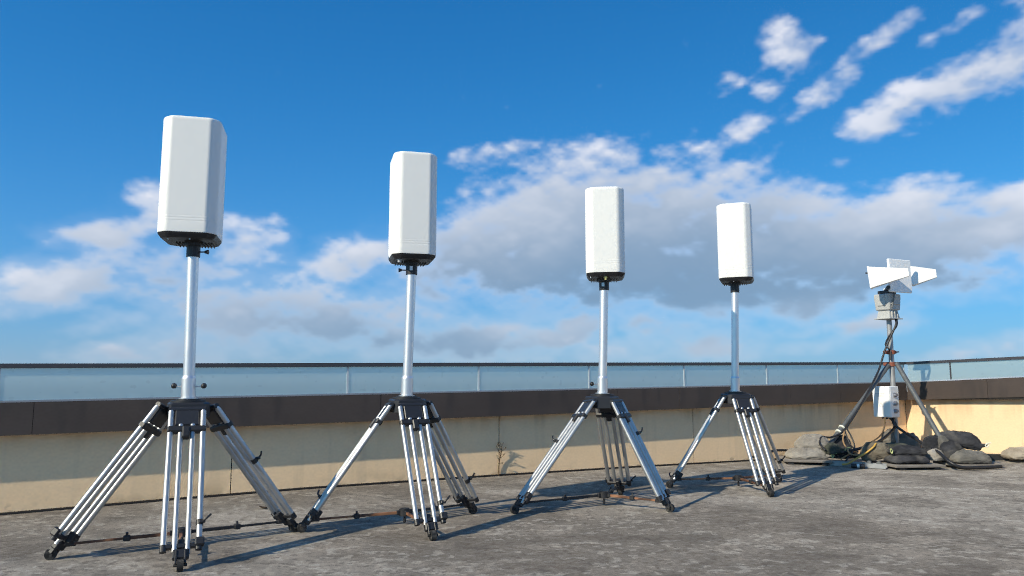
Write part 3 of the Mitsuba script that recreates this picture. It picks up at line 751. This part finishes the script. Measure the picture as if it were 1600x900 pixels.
# sandbags: x, y, z of the middle, half length, half height, yaw, roll, cloth, label, tie (+1/-1/0)
BAGS = [
    (5.24, 13.40, 0.175, .37, .10, -.1, 0, 'pale', 'pale grey sandbag at the bottom of the left pile', 1, 'mat_tie'),
    (5.36, 13.46, 0.365, .30, .125, -.15, .10, 'pale', 'large pale dusty sandbag on top of the left pile', 0, None),
    (5.90, 13.42, 0.175, .27, .085, .2, 0, 'dark', 'flat dark sandbag at the right of the left pile', 0, None),
    (5.97, 13.66, 0.33, .20, .14, .1, -.2, 'dark', 'dark sandbag at the back of the left pile', 0, None),
    (5.64, 13.24, 0.275, .15, .095, .3, 0, 'olive', 'small olive sandbag with a yellow tie beside the left brace', 1, 'mat_tie'),
    (7.30, 14.42, 0.31, .24, .21, .5, .5, 'grey', 'grey sandbag behind the corner mast, left of the pole', 0, None),
    (7.56, 14.36, 0.27, .25, .18, -.3, -.5, 'grey', 'grey sandbag behind the corner mast, right of the pole', 1, 'mat_tie'),
    (6.66, 13.10, 0.285, .29, .10, 0, 0, 'olive', 'olive sandbag behind the black ones, below the pole', 0, None),
    (6.27, 13.00, 0.26, .25, .145, -.25, .25, 'brown', 'brown sandbag in front of the mast, left of the black ones', 1, 'mat_tie'),
    (6.67, 12.74, 0.165, .35, .075, 0.05, 0, 'dark', 'lower black sandbag in front of the mast', 0, None),
    (6.70, 12.78, 0.295, .32, .072, -.05, 0, 'dark', 'upper black sandbag in front of the mast', -1, 'mat_tie'),
    (7.24, 12.88, 0.20, .15, .085, 0.2, 0, 'pale', 'small pale sandbag low at the left of the right pile', 0, None),
    (7.33, 13.10, 0.36, .18, .14, .2, .35, 'dark', 'dark sandbag at the left end of the right pile', 0, None),
    (7.45, 12.98, 0.37, .10, .13, .1, .1, 'grey', 'narrow grey sandbag squeezed into the right pile', 0, None),
    (7.50, 12.86, 0.27, .20, .165, .2, .55, 'dark', 'dark sandbag leaning in the middle of the right pile', 0, None),
    (7.72, 12.72, 0.19, .33, .105, .05, 0, 'grey', 'grey sandbag at the front of the right pile', 0, None),
    (7.78, 13.10, 0.435, .36, .135, -.1, -.14, 'dark', 'dark sandbag with a white tie on top of the right pile', 1, 'mat_tie_white'),
    (8.98, 13.08, 0.165, .42, .095, -.15, 0, 'beige', 'beige sandbag lying alone by the right wall', 0, None),
]


def sandbag(x, y, z, L, H, yaw, roll, mat, label, tie, tmat, seed):
    k = thing('sandbag', label, 'sandbag')
    # a filled sack: two cloth faces sewn together round the edge, puckered along the seam and slumped at the ends
    Wd = max(0.62 * L, 0.14)
    nu, nv = 46, 30
    uu, vv = np.meshgrid(np.linspace(-1, 1, nu), np.linspace(-1, 1, nv), indexing='ij')
    P2 = np.stack([uu * L, vv * Wd, np.zeros_like(uu)], -1)
    edge = np.maximum(np.abs(uu), np.abs(vv))
    full = np.clip((1 - np.abs(uu) ** 3.2), 0, 1) ** 0.55 * np.clip((1 - np.abs(vv) ** 2.8), 0, 1) ** 0.55
    lump = meshkit.fbm(P2 * [7, 7, 1] + seed * 3.7, 3, seed) - 0.5
    fold = meshkit.fbm(np.stack([uu * 1.2 * L * 9, vv * Wd * 30, np.zeros_like(uu)], -1) + seed, 3, seed + 50) - 0.5
    puck = np.sin(uu * (17 + seed % 5) + 2 * lump) * smooth(0.55, 0.95, np.abs(vv)) + np.sin(vv * (11 + seed % 3) + 3 * lump) * smooth(0.6, 0.95, np.abs(uu))
    th = H * (full * (1 + 0.50 * lump + 0.55 * fold) + 0.07 * puck * np.sqrt(np.clip(full, 0, 1))) + 0.006
    rr = 1 - 0.10 * uu ** 2 * vv ** 2 + 0.10 * lump
    xs, ys = uu * L * rr * (1 - 0.07 * vv ** 2), vv * Wd * rr * (1 - 0.10 * uu ** 2)
    sag = -0.34 * H * np.abs(uu) ** 2.4 - 0.30 * H * np.abs(vv) ** 2.6 + 0.10 * H * (meshkit.fbm(P2 * [4, 4, 1] + seed * 1.3, 2, seed + 9) - 0.5)
    topv = np.stack([xs, ys, sag + th], -1).reshape(-1, 3)
    botv = np.stack([xs, ys, np.maximum(sag - th, -0.95 * H)], -1).reshape(-1, 3)
    ii, jj = np.meshgrid(np.arange(nu - 1), np.arange(nv - 1), indexing='ij')
    qd = np.stack([ii * nv + jj, (ii + 1) * nv + jj, (ii + 1) * nv + jj + 1, ii * nv + jj + 1], -1).reshape(-1, 4)
    ft = np.vstack([qd[:, [0, 1, 2]], qd[:, [0, 2, 3]]])
    rim = [a * nv for a in range(nu)] + [(nu - 1) * nv + b for b in range(1, nv)] + [a * nv + nv - 1 for a in range(nu - 2, -1, -1)] + [b for b in range(nv - 2, 0, -1)]
    n0 = nu * nv
    fr = []
    for a, b in zip(rim, rim[1:] + rim[:1]):
        fr += [[a, n0 + a, n0 + b], [a, n0 + b, b]]
    A = rz(yaw)
    Rr = np.array([[math.cos(roll), 0, math.sin(roll)], [0, 1, 0], [-math.sin(roll), 0, math.cos(roll)]])
    q = (np.vstack([topv, botv]) @ Rr) @ A
    m = trimesh.Trimesh(q + [x, y, z], np.vstack([ft, ft[:, ::-1] + n0, np.array(fr)]), process=False)
    put(k, 'sack', m, 'mat_bag_' + mat, True)
    if not tie:
        return
    e = np.array([tie * L * 0.90, -Wd * 0.70, -0.3 * H]) @ Rr @ A + [x, y, z + 0.01]
    d = np.array([tie, -0.5, 0.15]) @ A
    put(k, 'neck', hull(np.vstack([ball(e - d * 0.03, 0.045, 1).vertices, ball(e + d * 0.05, 0.022, 1).vertices])), 'mat_bag_' + mat, True)
    put(k, 'tie', sweep(curve([e + d * .04 + [0, -.02, .035], e + d * .05 + [.02, -.035, .01], e + d * .045 + [.0, -.04, -.03], e + d * .04 + [-.02, -.035, .0], e + d * .06 + [-.01, -.045, .035], e + d * .08 + [.02, -.05, .04]], 6), 0.009, 8), tmat, True)


for n, b in enumerate(BAGS):
    g = fz(b[0], b[1])
    sandbag(b[0], b[1], b[2] + g * 0.5, *b[3:], n + 1)

# cables


def cable(label, pts, r, mat, name='cable'):
    k = num(name)
    put(None, name, sweep(curve(pts, 8), r, 10), mat, True)
    labels[k] = {'label': label, 'category': 'cable'}


cable('thick black cable running down from the antenna head beside the left brace',
      [(7.40, 14.22, 2.66), (7.37, 14.15, 2.53), (7.24, 14.17, 2.25), (7.12, 14.16, 2.0), (6.98, 14.10, 1.70), (6.83, 14.00, 1.50), (6.55, 13.86, 1.14), (6.24, 13.68, 0.80), (5.96, 13.52, 0.55), (5.70, 13.42, 0.46), (5.50, 13.34, 0.47), (5.43, 13.25, 0.36), (5.47, 13.12, 0.26)], 0.018, 'mat_black')
cable('thin black cable twisted round the top of the mast', [(7.45, 14.25, 2.65), (7.40, 14.19, 2.50), (7.28, 14.22, 2.34), (7.22, 14.29, 2.15), (7.28, 14.23, 2.02), (7.26, 14.22, 1.86)], 0.015, 'mat_black')
cable('tan cable sagging from the box to the left boards', [(7.02, 14.10, 0.77), (7.00, 14.08, 0.62), (6.84, 13.94, 0.45), (6.40, 13.60, 0.30), (5.98, 13.26, 0.20), (5.70, 13.05, 0.12)], 0.014, 'mat_tan_cable')
cable('black cable bundle from the box sloping left to the sandbags', [(7.12, 14.10, 0.77), (7.20, 14.06, 0.65), (7.10, 14.00, 0.54), (6.78, 13.70, 0.42), (6.42, 13.40, 0.33), (6.0, 13.2, 0.26), (5.73, 13.12, 0.22)], 0.025, 'mat_black')
cable('thick black cable from the box sloping right down to the floor', [(7.18, 14.08, 0.77), (7.14, 14.00, 0.66), (7.24, 13.84, 0.52), (7.28, 13.30, 0.36), (7.22, 12.72, 0.26), (7.22, 12.44, 0.14), (7.38, 12.36, 0.06), (7.75, 12.44, 0.05), (8.1, 12.48, 0.06)], 0.025, 'mat_black')
cable('yellow cable on the floor between the left and middle piles', [(5.62, 12.84, 0.05), (5.72, 12.82, 0.07), (5.90, 12.86, 0.16), (6.06, 12.88, 0.24), (6.18, 12.86, 0.34), (6.25, 12.9, 0.40)], 0.015, 'mat_yellow_cable')
cable('brown cable looping behind the yellow one', [(5.92, 13.33, 0.60), (5.84, 13.25, 0.42), (5.84, 13.1, 0.28), (5.84, 12.98, 0.21), (6.0, 12.96, 0.20), (6.16, 12.95, 0.30), (6.24, 12.9, 0.38)], 0.013, 'mat_tan_cable')
cable('thin black cable dangling from the foot of the left brace', [(5.95, 13.35, 0.64), (5.97, 13.22, 0.50), (5.98, 13.12, 0.32), (5.86, 13.02, 0.2), (5.72, 12.92, 0.1)], 0.013, 'mat_black')
cable('stiff black cable bent beside the left brace', [(5.90, 13.31, 0.62), (5.88, 13.2, 0.52), (5.90, 13.1, 0.36), (5.98, 13.0, 0.24)], 0.012, 'mat_black')
k = thing('cable_plug', 'black and white cable plugs on the floor by the yellow cable', 'plug')
put(k, 'body', [cyl([5.72, 12.72, 0.045], [5.80, 12.69, 0.045], 0.038, 14), cyl([5.84, 12.66, 0.045], [5.91, 12.64, 0.045], 0.042, 14)], 'mat_black')
put(k, 'collar', cyl([5.80, 12.69, 0.045], [5.84, 12.66, 0.045], 0.03, 14), 'mat_white')

# dead weed in the joint at the foot of the wall
wx = W(9.44, -OH + 0.035, 0)
k = thing('dead_weed', 'dry brown weed standing in a joint at the foot of the wall', 'weed')
g = float(floor_z(9.44, -OH))
rw = random.Random(5)


def wpt(t, s, z):
    return W(9.44 + t, -OH + s, g + z)


put(k, 'stem', sweep(curve([wpt(0, .016, -.02), wpt(.005, .022, .14), wpt(-.01, .032, .27), wpt(-.03, .044, .36), wpt(-.02, .052, .44), wpt(.01, .06, .50)], 6), np.linspace(.0095, .0035, 31), 8), 'mat_twig', True)
for z0, dt, ds, dz in ((.24, .06, .02, .06), (.27, -.05, .035, .05), (.33, .07, .025, .10), (.36, -.09, .012, .05), (.38, -.03, .03, .10), (.40, .05, .02, .07), (.18, -.03, .02, .02), (.43, .04, .012, .06), (.30, .03, .03, .05)):
    p0 = np.array([-.012 if z0 > .25 else 0, .04, z0])
    pts = [wpt(*p0), wpt(*(p0 + np.array([dt * .5, ds * .4, dz * .35]))), wpt(*(p0 + np.array([dt, ds, dz])))]
    br = put(k, 'branch', sweep(curve(pts, 4), np.linspace(.0045, .0022, 9), 6), 'mat_twig', True)
    put(br, 'seed_head', [ball(pts[-1] + np.array([rw.uniform(-.012, .012), rw.uniform(-.01, .01), rw.uniform(-.01, .015)]), rw.uniform(.005, .008), 1) for _ in range(3)], 'mat_twig', True)
# a dead leaf on the slab
lf = trimesh.creation.icosphere(subdivisions=2)
lf.vertices = lf.vertices * [0.065, 0.032, 0.008] + np.c_[np.zeros((len(lf.vertices), 2)), 0.02 * (lf.vertices[:, 0] ** 2)]
lf.apply_translation([-2.83, 8.68, fz(-2.83, 8.68) + 0.012])
kk = put(None, 'dead_leaf', lf, 'mat_leaf', True)
labels[kk] = {'label': 'curled dark dead leaf on the slab behind the leftmost tripod', 'category': 'leaf'}
